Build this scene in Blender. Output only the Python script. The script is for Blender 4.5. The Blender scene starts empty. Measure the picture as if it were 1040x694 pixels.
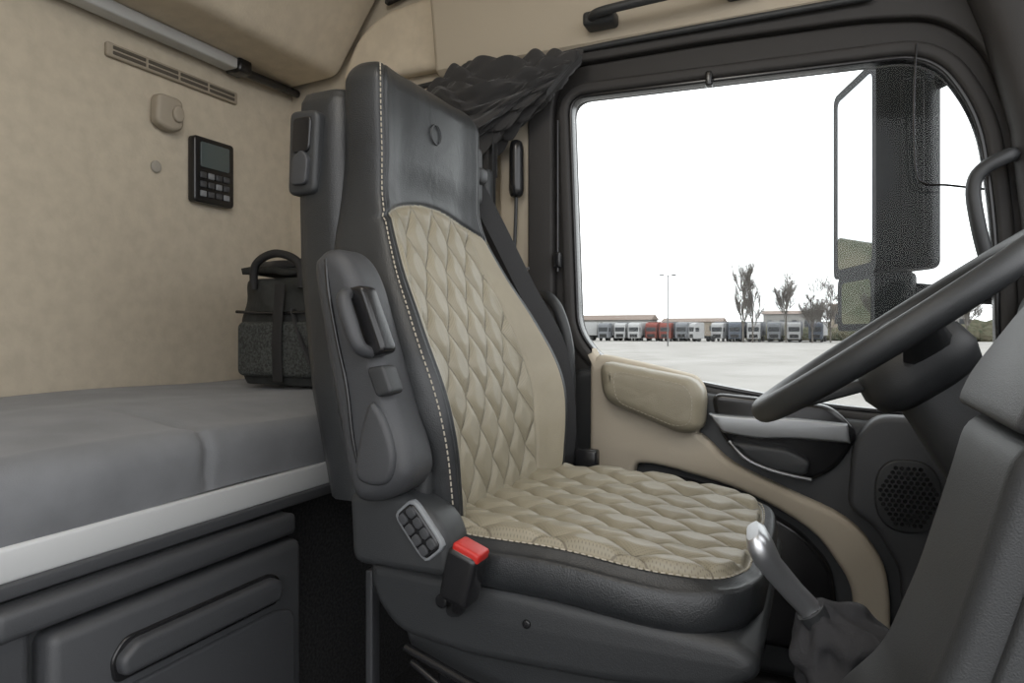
import bpy, bmesh, math, random
import numpy as np
from mathutils import Vector, Matrix
random.seed(4); np.random.seed(4)
sc = bpy.context.scene
sc.view_settings.view_transform = 'Standard'
sc.view_settings.look = 'None'
sc.view_settings.exposure = 0.0

# ------------------------------------------------------------ materials
def mat(name, col, rough=0.5, metal=0.0, noise=0.0, nscale=8.0, bump=0.0, bscale=300.0, spec=0.5,
        kind='noise', sheen=0.0, col2=None, bdist=0.002, coat=0.0, wrinkle=0.0, wscale=22.0):
    m = bpy.data.materials.new(name); m.use_nodes = True
    nt = m.node_tree; b = nt.nodes['Principled BSDF']
    b.inputs['Base Color'].default_value = (*col, 1)
    b.inputs['Roughness'].default_value = rough
    b.inputs['Metallic'].default_value = metal
    b.inputs['Specular IOR Level'].default_value = spec
    if sheen: b.inputs['Sheen Weight'].default_value = sheen
    if coat: b.inputs['Coat Weight'].default_value = coat
    tc = nt.nodes.new('ShaderNodeTexCoord')
    if noise > 0 or col2:
        n = nt.nodes.new('ShaderNodeTexNoise'); n.inputs['Scale'].default_value = nscale
        n.inputs['Detail'].default_value = 4
        nt.links.new(tc.outputs['Object'], n.inputs['Vector'])
        mx = nt.nodes.new('ShaderNodeMix'); mx.data_type = 'RGBA'
        c2 = col2 if col2 else tuple(c*(1-noise) for c in col)
        c1 = col if col2 else tuple(min(1, c*(1+noise)) for c in col)
        mx.inputs['A'].default_value = (*c2, 1); mx.inputs['B'].default_value = (*c1, 1)
        rp = nt.nodes.new('ShaderNodeMapRange'); rp.inputs['From Min'].default_value = .35; rp.inputs['From Max'].default_value = .65
        nt.links.new(n.outputs['Fac'], rp.inputs['Value'])
        nt.links.new(rp.outputs['Result'], mx.inputs['Factor'])
        nt.links.new(mx.outputs['Result'], b.inputs['Base Color'])
    prev = None
    if wrinkle > 0:
        t = nt.nodes.new('ShaderNodeTexNoise'); t.inputs['Scale'].default_value = wscale; t.inputs['Detail'].default_value = 2
        t.inputs['Distortion'].default_value = .8
        nt.links.new(tc.outputs['Object'], t.inputs['Vector'])
        bp = nt.nodes.new('ShaderNodeBump'); bp.inputs['Strength'].default_value = wrinkle; bp.inputs['Distance'].default_value = .012
        nt.links.new(t.outputs['Fac'], bp.inputs['Height']); prev = bp
        nt.links.new(bp.outputs['Normal'], b.inputs['Normal'])
    if bump > 0:
        if kind == 'voronoi':
            t = nt.nodes.new('ShaderNodeTexVoronoi'); t.feature = 'F1'; out = 'Distance'
        else:
            t = nt.nodes.new('ShaderNodeTexNoise'); out = 'Fac'; t.inputs['Detail'].default_value = 3
        t.inputs['Scale'].default_value = bscale
        nt.links.new(tc.outputs['Object'], t.inputs['Vector'])
        bp = nt.nodes.new('ShaderNodeBump'); bp.inputs['Strength'].default_value = bump
        bp.inputs['Distance'].default_value = bdist
        nt.links.new(t.outputs[out], bp.inputs['Height'])
        if prev: nt.links.new(prev.outputs['Normal'], bp.inputs['Normal'])
        nt.links.new(bp.outputs['Normal'], b.inputs['Normal'])
    return m

def perforated(name, col, qa, qb):
    """beige leather, fine perforation, groove shade painted along the quilt seams (UV in metres)"""
    m = mat(name, col, rough=.45, noise=.06, nscale=20, wrinkle=.12, wscale=40)
    nt = m.node_tree; b = nt.nodes['Principled BSDF']
    uv = nt.nodes.new('ShaderNodeUVMap'); uv.uv_map = 'UVMap'
    rot = nt.nodes.new('ShaderNodeMapping'); rot.inputs['Rotation'].default_value = (0, 0, math.radians(45))
    rot.inputs['Scale'].default_value = (280, 280, 280)
    nt.links.new(uv.outputs['UV'], rot.inputs['Vector'])
    fr = nt.nodes.new('ShaderNodeVectorMath'); fr.operation = 'FRACTION'
    nt.links.new(rot.outputs['Vector'], fr.inputs[0])
    ds = nt.nodes.new('ShaderNodeVectorMath'); ds.operation = 'DISTANCE'
    ds.inputs[1].default_value = (.5, .5, 0)
    nt.links.new(fr.outputs['Vector'], ds.inputs[0])
    mr = nt.nodes.new('ShaderNodeMapRange'); mr.inputs['From Min'].default_value = .12; mr.inputs['From Max'].default_value = .28
    nt.links.new(ds.outputs['Value'], mr.inputs['Value'])
    mx = nt.nodes.new('ShaderNodeMix'); mx.data_type = 'RGBA'
    mx.inputs['A'].default_value = (col[0]*.6, col[1]*.59, col[2]*.56, 1)
    src = b.inputs['Base Color'].links[0].from_socket
    nt.links.new(mr.outputs['Result'], mx.inputs['Factor'])
    nt.links.new(src, mx.inputs['B'])
    last = mx.outputs['Result']
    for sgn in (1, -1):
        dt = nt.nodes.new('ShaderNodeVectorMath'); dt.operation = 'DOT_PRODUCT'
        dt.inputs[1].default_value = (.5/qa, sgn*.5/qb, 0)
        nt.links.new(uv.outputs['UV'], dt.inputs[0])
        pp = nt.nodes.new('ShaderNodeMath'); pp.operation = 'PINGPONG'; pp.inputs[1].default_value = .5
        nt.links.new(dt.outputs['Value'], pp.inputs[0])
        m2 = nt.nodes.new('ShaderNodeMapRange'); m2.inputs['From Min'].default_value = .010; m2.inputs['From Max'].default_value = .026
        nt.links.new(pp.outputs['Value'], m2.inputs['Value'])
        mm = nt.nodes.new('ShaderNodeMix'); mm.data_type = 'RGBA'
        mm.inputs['A'].default_value = (.14, .122, .09, 1)  # dark tan seam lines: shade of the grooves put into the colour
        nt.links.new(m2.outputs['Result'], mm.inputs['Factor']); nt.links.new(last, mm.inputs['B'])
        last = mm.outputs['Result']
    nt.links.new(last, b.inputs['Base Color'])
    return m

M_wall = mat('beige_wall_fabric', (.50, .445, .355), .9, noise=.06, nscale=25, bump=.35, bscale=120, spec=.2)
M_bunk = mat('beige_bunk_fabric', (.62, .545, .43), .9, noise=.05, nscale=25, bump=.3, bscale=120, spec=.2)
M_trimb = mat('beige_trim', (.46, .405, .32), .7, bump=.15, bscale=400, spec=.3)
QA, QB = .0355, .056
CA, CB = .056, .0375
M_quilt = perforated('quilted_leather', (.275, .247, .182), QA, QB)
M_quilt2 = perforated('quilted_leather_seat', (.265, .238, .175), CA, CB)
M_bleath = mat('beige_leather', (.27, .24, .175), .42, noise=.05, nscale=15, bump=.2, bscale=500, kind='voronoi', wrinkle=.22, wscale=14)
M_black = mat('black_leather', (.023, .025, .027), .38, noise=.1, nscale=12, bump=.2, bscale=500, kind='voronoi', wrinkle=.16, wscale=13)
M_plast = mat('dark_plastic', (.031, .033, .035), .48, bump=.25, bscale=700)
M_plast2 = mat('grey_plastic', (.048, .050, .054), .50, bump=.25, bscale=700)
M_frame = mat('door_frame_plastic', (.038, .036, .035), .6, bump=.2, bscale=600, spec=.35)
M_gloss = mat('gloss_black', (.012, .012, .013), .25)
M_ext = mat('exterior_black_plastic', (.010, .011, .013), .6, spec=.15)
M_silver = mat('brushed_silver', (.34, .35, .36), .42, metal=.8)
M_chrome = mat('chrome', (.62, .63, .65), .33, metal=.9)
M_alu = mat('aluminium_rail', (.56, .57, .57), .45, metal=.2)
M_matt = mat('mattress_fabric', (.165, .17, .178), .95, noise=.12, nscale=9, bump=.3, bscale=500, spec=.12, sheen=.2)
M_carp = mat('carpet_dark', (.036, .036, .037), 1, noise=.3, nscale=160, bump=.6, bscale=250, spec=.05)
M_cloth = mat('curtain_cloth', (.028, .027, .027), .85, noise=.1, bump=.2, bscale=900, sheen=.25)
M_bag = mat('bag_nylon', (.020, .022, .021), .7, noise=.25, nscale=40, bump=.4, bscale=600, wrinkle=.4, wscale=14)
M_mesh = mat('bag_mesh', (.040, .044, .042), .8, noise=.6, nscale=220, bump=.6, bscale=400)
M_boot = mat('gaiter_cloth', (.042, .042, .045), .8, bump=.3, bscale=500, wrinkle=.4, wscale=30, spec=.2)
M_red = mat('red_plastic', (.45, .02, .015), .4)
M_web = mat('belt_webbing', (.014, .014, .015), .7, bump=.4, bscale=500)
M_thread = mat('thread', (.42, .38, .31), .8)
M_screen = mat('lcd_screen', (.08, .10, .10), .15)
M_btn = mat('button_grey', (.20, .21, .22), .5)
M_mirror = mat('mirror_glass', (.60, .63, .65), .02, metal=1)
M_asphalt = mat('asphalt', (.23, .22, .205), .95, col2=(.285, .275, .26), nscale=.25, spec=.1)

gl = bpy.data.materials.new('window_glass'); gl.use_nodes = True
nt = gl.node_tree; nt.nodes.clear()
o = nt.nodes.new('ShaderNodeOutputMaterial'); t = nt.nodes.new('ShaderNodeBsdfTransparent'); g = nt.nodes.new('ShaderNodeBsdfGlossy')
g.inputs['Roughness'].default_value = .02; t.inputs['Color'].default_value = (.95, .965, .96, 1)
mx = nt.nodes.new('ShaderNodeMixShader'); mx.inputs[0].default_value = .008
nt.links.new(t.outputs[0], mx.inputs[1]); nt.links.new(g.outputs[0], mx.inputs[2]); nt.links.new(mx.outputs[0], o.inputs[0])
M_glass = gl

# ------------------------------------------------------------ helpers
def empty(name):
    e = bpy.data.objects.new(name, None); sc.collection.objects.link(e); e.empty_display_size = .1
    return e

def finish(me, name, mats, parent=None, angle=35):
    ob = bpy.data.objects.new(name, me); sc.collection.objects.link(ob)
    if not isinstance(mats, (list, tuple)): mats = [mats]
    if len(me.materials) == 0:
        for m in mats: me.materials.append(m)
    if angle:
        me.polygons.foreach_set('use_smooth', [True]*len(me.polygons))
        try: me.set_sharp_from_angle(angle=math.radians(angle))
        except Exception: pass
    if parent: ob.parent = parent
    return ob

def mesh(name, v, f, mats, parent=None, angle=35):
    me = bpy.data.meshes.new(name); me.from_pydata([tuple(map(float, p)) for p in v], [], f); me.update()
    return finish(me, name, mats, parent, angle)

def box(name, x0, x1, y0, y1, z0, z1, m, parent=None, bev=.006, seg=3):
    bm = bmesh.new(); bmesh.ops.create_cube(bm, size=1)
    for v in bm.verts:
        v.co = Vector(((x0+x1)/2+v.co.x*(x1-x0), (y0+y1)/2+v.co.y*(y1-y0), (z0+z1)/2+v.co.z*(z1-z0)))
    if bev > 0:
        bmesh.ops.bevel(bm, geom=bm.edges[:], offset=bev, segments=seg, affect='EDGES', profile=.5)
    me = bpy.data.meshes.new(name); bm.to_mesh(me); bm.free()
    return finish(me, name, m, parent)

def catmull(pts, n=8, closed=False):
    P = [np.array(p, float) for p in pts]; out = []; N = len(P)
    rng = range(N if closed else N-1)
    for i in rng:
        if closed: a, b, c, d = P[i-1], P[i], P[(i+1) % N], P[(i+2) % N]
        else: a, b, c, d = P[max(i-1, 0)], P[i], P[i+1], P[min(i+2, N-1)]
        for k in range(n):
            t = k/n
            out.append(.5*((2*b)+(-a+c)*t+(2*a-5*b+4*c-d)*t*t+(-a+3*b-3*c+d)*t**3))
    if not closed: out.append(P[-1])
    return out

def roundpoly(pts, r=.02, n=5):
    out = []; N = len(pts)
    for i in range(N):
        p = Vector(pts[i][:2]); a = Vector(pts[i-1][:2]); b = Vector(pts[(i+1) % N][:2])
        r_ = pts[i][2] if len(pts[i]) > 2 else r
        da, db = (a-p), (b-p); rr = min(r_, da.length*.45, db.length*.45)
        s = p+da.normalized()*rr; e = p+db.normalized()*rr
        for k in range(n+1):
            t = k/n; q = s*(1-t)**2+p*2*t*(1-t)+e*t*t; out.append((q.x, q.y))
    return out

def resample(L, d=.012):
    P = [Vector(p) for p in L]+[Vector(L[0])]; cum = [0]
    for i in range(len(P)-1): cum.append(cum[-1]+(P[i+1]-P[i]).length)
    n = int(cum[-1]/d); s = np.linspace(0, cum[-1], n+1)[:-1]
    return list(zip(np.interp(s, cum, [p.x for p in P]), np.interp(s, cum, [p.y for p in P])))

MAP = {'xz': Matrix(((1, 0, 0, 0), (0, 0, -1, 0), (0, 1, 0, 0), (0, 0, 0, 1))),
       'yz': Matrix(((0, 0, 1, 0), (1, 0, 0, 0), (0, 1, 0, 0), (0, 0, 0, 1))),
       'xy': Matrix.Identity(4)}
def prism(name, plane, loops, a0, a1, m, parent=None, bev=.005, angle=35, res=3):
    """extrude 2D outline(s) (first outer, rest holes) from a0..a1 along the normal axis"""
    cu = bpy.data.curves.new(name+'_c', 'CURVE'); cu.dimensions = '2D'; cu.fill_mode = 'BOTH'
    for L in loops:
        s = cu.splines.new('POLY'); s.points.add(len(L)-1)
        for i, p in enumerate(L): s.points[i].co = (p[0], p[1], 0, 1)
        s.use_cyclic_u = True
    h = abs(a1-a0)/2; bev = min(bev, h*.95)
    cu.extrude = h-bev; cu.bevel_depth = bev; cu.bevel_resolution = res; cu.offset = -bev
    ob = bpy.data.objects.new(name+'_c', cu); sc.collection.objects.link(ob)
    bpy.context.view_layer.update()
    dg = bpy.context.evaluated_depsgraph_get()
    me = bpy.data.meshes.new_from_object(ob.evaluated_get(dg)); me.name = name
    bpy.data.objects.remove(ob); bpy.data.curves.remove(cu)
    mid = (a0+a1)/2
    T = MAP[plane].copy()
    off = {'xz': Vector((0, mid, 0)), 'yz': Vector((mid, 0, 0)), 'xy': Vector((0, 0, mid))}[plane]
    me.transform(Matrix.Translation(off) @ T)
    bm = bmesh.new(); bm.from_mesh(me); bmesh.ops.remove_doubles(bm, verts=bm.verts[:], dist=1e-5)
    bmesh.ops.recalc_face_normals(bm, faces=bm.faces[:]); bm.to_mesh(me); bm.free()
    me.materials.clear()
    return finish(me, name, m, parent, angle)

def tube(name, pts, r, m, parent=None, n=10, smooth=True, flat=None, closed=False):
    P = catmull(pts, 8, closed) if smooth else [np.array(p, float) for p in pts]
    R = r if isinstance(r, (list, tuple)) else [r]*len(pts)
    if smooth:
        RR = np.interp(np.linspace(0, len(pts)-(0 if closed else 1), len(P)), range(len(R)+(1 if closed else 0)), list(R)+([R[0]] if closed else []))
    else: RR = R
    v = []; f = []; up = Vector((0, 0, 1)); prev = None
    for i, p in enumerate(P):
        a = P[i-1] if (i > 0 or closed) else P[i]; b = P[(i+1) % len(P)] if (i < len(P)-1 or closed) else P[i]
        t = Vector(b-a).normalized()
        if prev is None:
            ref = up if abs(t.dot(up)) < .9 else Vector((1, 0, 0)); s = t.cross(ref).normalized()
        else: s = (prev-t*prev.dot(t)).normalized()
        prev = s; q = t.cross(s)
        for k in range(n):
            an = 2*math.pi*k/n; fx, fy = (1, 1) if flat is None else flat
            v.append(Vector(p)+s*math.cos(an)*RR[i]*fx+q*math.sin(an)*RR[i]*fy)
    L = len(P)
    for i in range(L if closed else L-1):
        for k in range(n):
            j = (i+1) % L
            f.append((i*n+k, i*n+(k+1) % n, j*n+(k+1) % n, j*n+k))
    if not closed: f.append(tuple(range(n))[::-1]); f.append(tuple((L-1)*n+k for k in range(n)))
    return mesh(name, v, f, m, parent, 50)

def loft(name, rings, m, parent=None, cap=True, angle=50):
    n = len(rings[0]); v = [p for r in rings for p in r]; f = []
    for i in range(len(rings)-1):
        for k in range(n): f.append((i*n+k, i*n+(k+1) % n, (i+1)*n+(k+1) % n, (i+1)*n+k))
    if cap: f.append(tuple(range(n))[::-1]); f.append(tuple((len(rings)-1)*n+k for k in range(n)))
    ob = mesh(name, v, f, m, parent, angle)
    bm = bmesh.new(); bm.from_mesh(ob.data); bmesh.ops.recalc_face_normals(bm, faces=bm.faces[:]); bm.to_mesh(ob.data); bm.free()
    return ob

def ell(cx, cy, a, b, n=40, e=2.0):
    out = []
    for k in range(n):
        t = 2*math.pi*k/n; c, s = math.cos(t), math.sin(t)
        r = 1/((abs(c)/a)**e+(abs(s)/b)**e)**(1/e); out.append((cx+r*c, cy+r*s))
    return out

def ip(z, tab):
    xs = [t[0] for t in tab]; ys = [t[1] for t in tab]
    if z <= xs[0]: return ys[0]
    if z >= xs[-1]: return ys[-1]
    i = max(k for k in range(len(xs)) if xs[k] <= z)
    m = []
    for k in range(len(xs)):
        a = max(k-1, 0); b = min(k+1, len(xs)-1); m.append((ys[b]-ys[a])/(xs[b]-xs[a]))
    h = xs[i+1]-xs[i]; t = (z-xs[i])/h
    return (2*t**3-3*t*t+1)*ys[i]+(t**3-2*t*t+t)*h*m[i]+(-2*t**3+3*t*t)*ys[i+1]+(t**3-t*t)*h*m[i+1]

def stitches(name, pts, m, parent, L=.006, gap=.0035, w=.0009):
    P = [Vector(p) for p in pts]; v = []; f = []; pos = 0; acc = 0
    for i in range(len(P)-1):
        a, b = P[i], P[i+1]; seg = (b-a).length
        if seg < 1e-6: continue
        t = (b-a)/seg
        while pos < acc+seg:
            c = a+t*(pos-acc); s = t.cross(Vector((0.3, -1, .2))).normalized()*w; q = t.cross(s).normalized()*w
            k = len(v)
            for e in (c-t*L/2, c+t*L/2):
                for sg in ((1, 1), (1, -1), (-1, -1), (-1, 1)): v.append(e+s*sg[0]+q*sg[1])
            f += [(k, k+1, k+2, k+3), (k+7, k+6, k+5, k+4)]+[(k+j, k+4+j, k+4+(j+1) % 4, k+(j+1) % 4) for j in range(4)]
            pos += L+gap
        acc += seg
    return mesh(name, v, f, m, parent, 0)

def smoothstep(a, b, x):
    t = min(1, max(0, (x-a)/(b-a))); return t*t*(3-2*t)

# ------------------------------------------------------------ camera
cam = bpy.data.cameras.new('cam'); co = bpy.data.objects.new('camera', cam); sc.collection.objects.link(co)
co.location = (0, 0, .9); co.rotation_euler = (math.radians(90), 0, math.radians(24.5))
cam.sensor_width = 36; cam.lens = 690/1040*36; cam.shift_y = -12/1040
cam.clip_start = .05; cam.clip_end = 2000
sc.camera = co

# ------------------------------------------------------------ world: bright overcast
w = bpy.data.worlds.new('World'); sc.world = w; w.use_nodes = True
bg = w.node_tree.nodes['Background']; bg.inputs[0].default_value = (.97, .98, 1, 1); bg.inputs[1].default_value = 2.85

# ------------------------------------------------------------ room shell
YW = 1.75
box('floor', -1.6, .9, -.55, YW, -.04, 0, M_carp, bev=0)
box('wall_rear', -1.66, -1.6, -.6, YW+.05, 0, 2.15, M_wall, bev=0)
box('ceiling', -1.66, .9, -.6, YW+.05, 2.15, 2.2, M_trimb, bev=0)
box('wall_left', -1.6, -.70, YW, YW+.05, 0, 2.15, M_wall, bev=0)
box('wall_right', -1.6, -.75, -.60, -.55, 0, 2.15, M_wall, bev=0)
cl = empty('added_fill_lamp')  # invented lamp with lens, added to brighten the upper bunk
prism('added_fill_lens', 'xy', [roundpoly([(-.55, .25), (-.25, .25), (-.25, .40), (-.55, .40)], .03)], 2.125, 2.15, mat('added_fill_lens', (.8, .8, .78), .4), cl, bev=.008)
ld = bpy.data.lights.new('added_fill_light', 'POINT'); ld.energy = 12; ld.shadow_soft_size = .14; ld.color = (1, .95, .87)
lo_ = bpy.data.objects.new('added_fill_light', ld); sc.collection.objects.link(lo_); lo_.location = (-.40, .32, 1.98); lo_.parent = cl

# window outline (X,Z)
WINS = resample(roundpoly([(-.597, 1.504, .045), (.215, 1.483, .13), (.295, 1.34, .12), (.322, 1.12, .1), (.332, .72, .06), (.05, .722, .12), (-.257, .768, .1), (-.515, .822, .06), (-.575, .90, .06)], .06, 8))
DOOR = resample(roundpoly([(-.635, .10), (-.640, 1.50), (-.60, 1.585), (-.25, 1.585), (.08, 1.575), (.22, 1.555, .1), (.30, 1.48, .1), (.36, 1.30, .1), (.40, 1.05, .1), (.42, .75), (.36, .10)], .05))
def grow(L, d):
    out = []; N = len(L)
    for i in range(N):
        a = Vector(L[i-1]); b = Vector(L[(i+1) % N]); t = (b-a).normalized(); n = Vector((t.y, -t.x))
        out.append((L[i][0]+n.x*d, L[i][1]+n.y*d))
    return out
area = sum(WINS[i-1][0]*WINS[i][1]-WINS[i][0]*WINS[i-1][1] for i in range(len(WINS)))
sg = 1 if area > 0 else -1
prism('wall_left.001', 'xz', [[(-.71, 0), (-.71, 1.63), (.95, 1.63), (.95, 0)], DOOR], 1.655, 1.75, M_frame, bev=.008)

door = empty('door_1')
prism('door_skin', 'xz', [DOOR, WINS], 1.675, 1.73, M_frame, door, bev=.008)
prism('window_frame', 'xz', [grow(WINS, sg*.034), grow(WINS, sg*.004)], 1.66, 1.70, M_frame, door, bev=.010)
prism('window_seal', 'xz', [grow(WINS, sg*.006), grow(WINS, -sg*.005)], 1.668, 1.70, M_gloss, door, bev=.004)
prism('door_carrier', 'xz', [roundpoly([(-.58, .12), (-.58, .80), (-.50, .80), (-.257, .752), (-.10, .73), (.05, .705), (.25, .70), (.37, .72), (.37, .12)], .03)], 1.635, 1.70, M_plast, door, bev=.015)
up = [(-.26, .66), (-.2375, .645), (-.183, .597), (-.068, .547), (.049, .4955), (.11, .424), (.128, .353), (.13, .25)]
lo = [(.06, .25), (.058, .343), (.03, .402), (-.028, .469), (-.151, .532), (-.282, .566), (-.38, .580), (-.41, .56), (-.415, .45), (-.415, .2)]
top = [(-.52, .2), (-.52, .80), (-.505, .832), (-.47, .835), (-.30, .80), (-.262, .785), (-.245, .75), (-.25, .69)]
bt = [tuple(p) for p in catmull(up, 4)]+[tuple(p) for p in catmull(lo, 4)]+[tuple(p) for p in catmull(top, 3)]
prism('beige_trim', 'xz', [bt], 1.60, 1.66, M_trimb, door, bev=.014)
pad = roundpoly([(-.485, .828), (-.265, .79), (-.238, .755), (-.243, .672), (-.29, .662), (-.475, .73)], .035, 6)
prism('arm_pad', 'xz', [pad], 1.545, 1.64, M_bleath, door, bev=.03, res=6)
def inset(L, s):
    cx = sum(p[0] for p in L)/len(L); cz = sum(p[1] for p in L)/len(L)
    return [(cx+(p[0]-cx)*s, cz+(p[1]-cz)*s) for p in L]
ip_ = inset(pad, .74)
stitches('arm_pad_stitch', [(p[0], 1.5445, p[1]) for p in ip_+ip_[:1]], M_thread, door, w=.0005)
prism('handle_recess', 'xz', [roundpoly([(-.235, .755), (.02, .735), (.075, .68), (.03, .60), (-.03, .563), (-.16, .60), (-.215, .66)], .03)], 1.615, 1.66, M_gloss, door, bev=.012)
tr = [tuple(p) for p in catmull([(-.235, .708), (-.15, .705), (-.05, .707), (.05, .700)], 5)]+[tuple(p) for p in catmull([(.055, .660), (-.05, .662), (-.13, .658), (-.205, .667)], 5)]
prism('silver_strip', 'xz', [tr], 1.595, 1.63, M_silver, door, bev=.006)
prism('latch_lever', 'xz', [roundpoly([(-.19, .650), (-.07, .640), (-.02, .615), (-.03, .585), (-.10, .59), (-.15, .615)], .015)], 1.585, 1.63, M_plast, door, bev=.008)
tube('latch_edge', [(-.19, 1.60, .648), (-.15, 1.585, .612), (-.09, 1.585, .590), (-.02, 1.59, .578)], .004, M_silver, door)
prism('door_pocket', 'xz', [roundpoly([(-.40, .20), (-.40, .56), (-.28, .55), (-.15, .515), (-.04, .455), (.02, .39), (.04, .20)], .03)], 1.60, 1.65, M_gloss, door, bev=.01)
prism('door_front_panel', 'xz', [roundpoly([(.06, .66), (.10, .72), (.36, .72), (.36, .2), (.15, .2), (.15, .40), (.10, .49), (.05, .52)], .03)], 1.60, 1.66, M_plast2, door, bev=.012)
prism('speaker_ring', 'xz', [ell(.16, .56, .06, .075, 36, 2.6)], 1.590, 1.61, M_plast, door, bev=.005)
v = []; f = []
for i in range(-5, 6):
    for j in range(-6, 7):
        cx = .16+(i+.5*(j % 2))*.011; cz = .56+j*.0095
        if ((cx-.16)/.052)**2+((cz-.56)/.066)**2 > 1: continue
        k = len(v)
        for a in range(6):
            an = math.pi/3*a+math.pi/6; v.append((cx+.0046*math.cos(an), 1.5893, cz+.0046*math.sin(an)))
        f.append(tuple(range(k, k+6)))
mesh('speaker_holes', v, f, M_gloss, door, 0)

prism('window_1', 'xz', [grow(WINS, -sg*.001)], 1.684, 1.688, M_glass, bev=.001)

# header above door
hdr = [(1.70, 1.612), (1.655, 1.612), (1.64, 1.625), (1.63, 1.70), (1.61, 1.82), (1.55, 1.98), (1.42, 2.15), (1.75, 2.15), (1.75, 1.612)]
hd = prism('trim_1', 'yz', [hdr], -.99, .60, M_trimb, bev=.02)
prism('trim_2', 'xz', [roundpoly([(-1.37, 1.66), (-1.30, 1.80), (-1.20, 1.86), (-.98, 1.88), (-.98, 1.66)], .05)], 1.70, 1.752, M_bunk, bev=.02)
prism('trim_3', 'yz', [roundpoly([(1.67, .1), (1.67, 1.64), (1.76, 1.64), (1.76, .1)], .012)], -.80, -.70, M_trimb, bev=.01)
sn = empty('storage_net')
M_net = mat('net_fabric', (.03, .028, .025), .9, noise=.9, nscale=90, bump=.5, bscale=90)
prism('net', 'xz', [roundpoly([(-1.21, 1.885), (-1.12, 1.905), (-.995, 1.90), (-.995, 1.99), (-1.17, 1.99)], .015)], 1.71, 1.735, M_net, sn, bev=.008)

# A pillar inner trim
ap = empty('trim_4')
rings = []
for z, x, wd in [(.85, .42, .05), (1.05, .41, .05), (1.3, .385, .05), (1.5, .34, .055), (1.62, .30, .06), (1.75, .27, .07), (2.0, .22, .08)]:
    rings.append([(x+a[0]+.03, 1.63+a[1], z) for a in ell(0, 0, .06+wd*.3, .05, 20, 3)])
loft('a_pillar_cover', rings, M_frame, ap)

gh = empty('grab_handle')
tube('grip', [(-.515, 1.60, 1.662), (-.49, 1.57, 1.662), (-.40, 1.565, 1.665), (-.30, 1.565, 1.668), (-.20, 1.565, 1.672), (-.17, 1.60, 1.675)], .011, M_plast, gh)
box('mount_1', -.535, -.455, 1.585, 1.64, 1.645, 1.68, M_plast, gh, .01)
box('mount_2', -.20, -.13, 1.585, 1.64, 1.655, 1.69, M_plast, gh, .01)
gh2 = empty('grab_handle.001')
tube('grip', [(.345, 1.63, 1.245), (.33, 1.60, 1.238), (.285, 1.59, 1.212), (.271, 1.59, 1.175), (.28, 1.59, 1.10), (.296, 1.60, 1.035), (.31, 1.63, 1.02)], .014, M_plast, gh2)
gh3 = empty('grab_handle.002')
tube('grip', [(-.66, 1.63, .985), (-.62, 1.585, .98), (-.585, 1.565, .94), (-.56, 1.56, .85), (-.555, 1.56, .70), (-.555, 1.565, .60), (-.56, 1.63, .57)], .014, M_plast, gh3)
bc = empty('blind_cord')
tube('cord', [(.181, 1.65, 1.50), (.176, 1.645, 1.38), (.179, 1.645, 1.24), (.195, 1.645, 1.205), (.235, 1.645, 1.198), (.30, 1.65, 1.185)], .0025, M_gloss, bc, 6)
box('blind_clip', -.25, -.235, 1.645, 1.67, 1.475, 1.51, M_gloss, bc, .004)
tube('blind_rail', [(-.62, 1.645, 1.44), (-.62, 1.645, 1.05)], .003, M_gloss, bc, 6, smooth=False)
box('rail_stop', -.63, -.61, 1.635, 1.66, 1.06, 1.10, M_gloss, bc, .004)

# ------------------------------------------------------------ rear wall items
vent = empty('air_vent')
M_ventb = mat('vent_frame', (.30, .26, .20), .7)
M_slot = mat('vent_slot', (.08, .07, .055), .8)
box('vent_body', -1.602, -1.588, 1.10, 1.51, 1.572, 1.608, M_ventb, vent, .006)
for i in range(4):
    y = 1.115+i*.097
    for j in range(2):
        box('slot_%d%d' % (i, j), -1.592, -1.586, y, y+.090, 1.579+j*.013, 1.588+j*.013, M_slot, vent, .002)
hook = empty('coat_hook')
M_hook = mat('hook_plastic', (.33, .29, .23), .6)
prism('hook_body', 'yz', [roundpoly([(1.225, 1.52), (1.30, 1.52), (1.305, 1.44), (1.265, 1.425), (1.22, 1.44)], .02)], -1.60, -1.565, M_hook, hook, bev=.01)
prism('hook_cap', 'yz', [ell(1.28, 1.475, .016, .022, 20)], -1.57, -1.555, M_hook, hook, bev=.004)
bt_ = empty('wall_button')
prism('button', 'yz', [ell(1.24, 1.33, .015, .016, 24)], -1.60, -1.592, mat('grey_button', (.32, .30, .26), .6), bt_, bev=.003)
cp = empty('wall_control_panel')
prism('housing', 'yz', [roundpoly([(1.34, 1.255), (1.48, 1.255), (1.48, 1.44), (1.34, 1.44)], .012)], -1.60, -1.572, M_gloss, cp, bev=.006)
prism('display', 'yz', [roundpoly([(1.36, 1.355), (1.46, 1.355), (1.46, 1.425), (1.36, 1.425)], .006)], -1.573, -1.569, M_screen, cp, bev=.001)
for r in range(3):
    for c in range(4):
        y = 1.358+c*.027; z = 1.272+r*.026
        box('key_%d_%d' % (r, c), -1.573, -1.567, y, y+.021, z, z+.017, M_plast2 if (r+c) % 3 else M_btn, cp, .003)

# folded upper bunk
ub = empty('upper_bunk')
prism('bunk_pan', 'xz', [roundpoly([(-1.599, 1.685), (-1.385, 1.695), (-1.17, 2.0), (-1.05, 2.13), (-1.599, 2.13)], .03)], -.50, 1.72, M_bunk, ub, bev=.015)
box('bunk_rail', -1.585, -1.535, .0, 1.46, 1.655, 1.687, M_alu, ub, .006)
box('rail_end', -1.59, -1.53, 1.46, 1.51, 1.650, 1.692, M_gloss, ub, .008)
tube('gas_cable', [(-1.56, 1.50, 1.665), (-1.56, 1.60, 1.668), (-1.57, 1.74, 1.675)], .013, M_gloss, ub)

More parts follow.
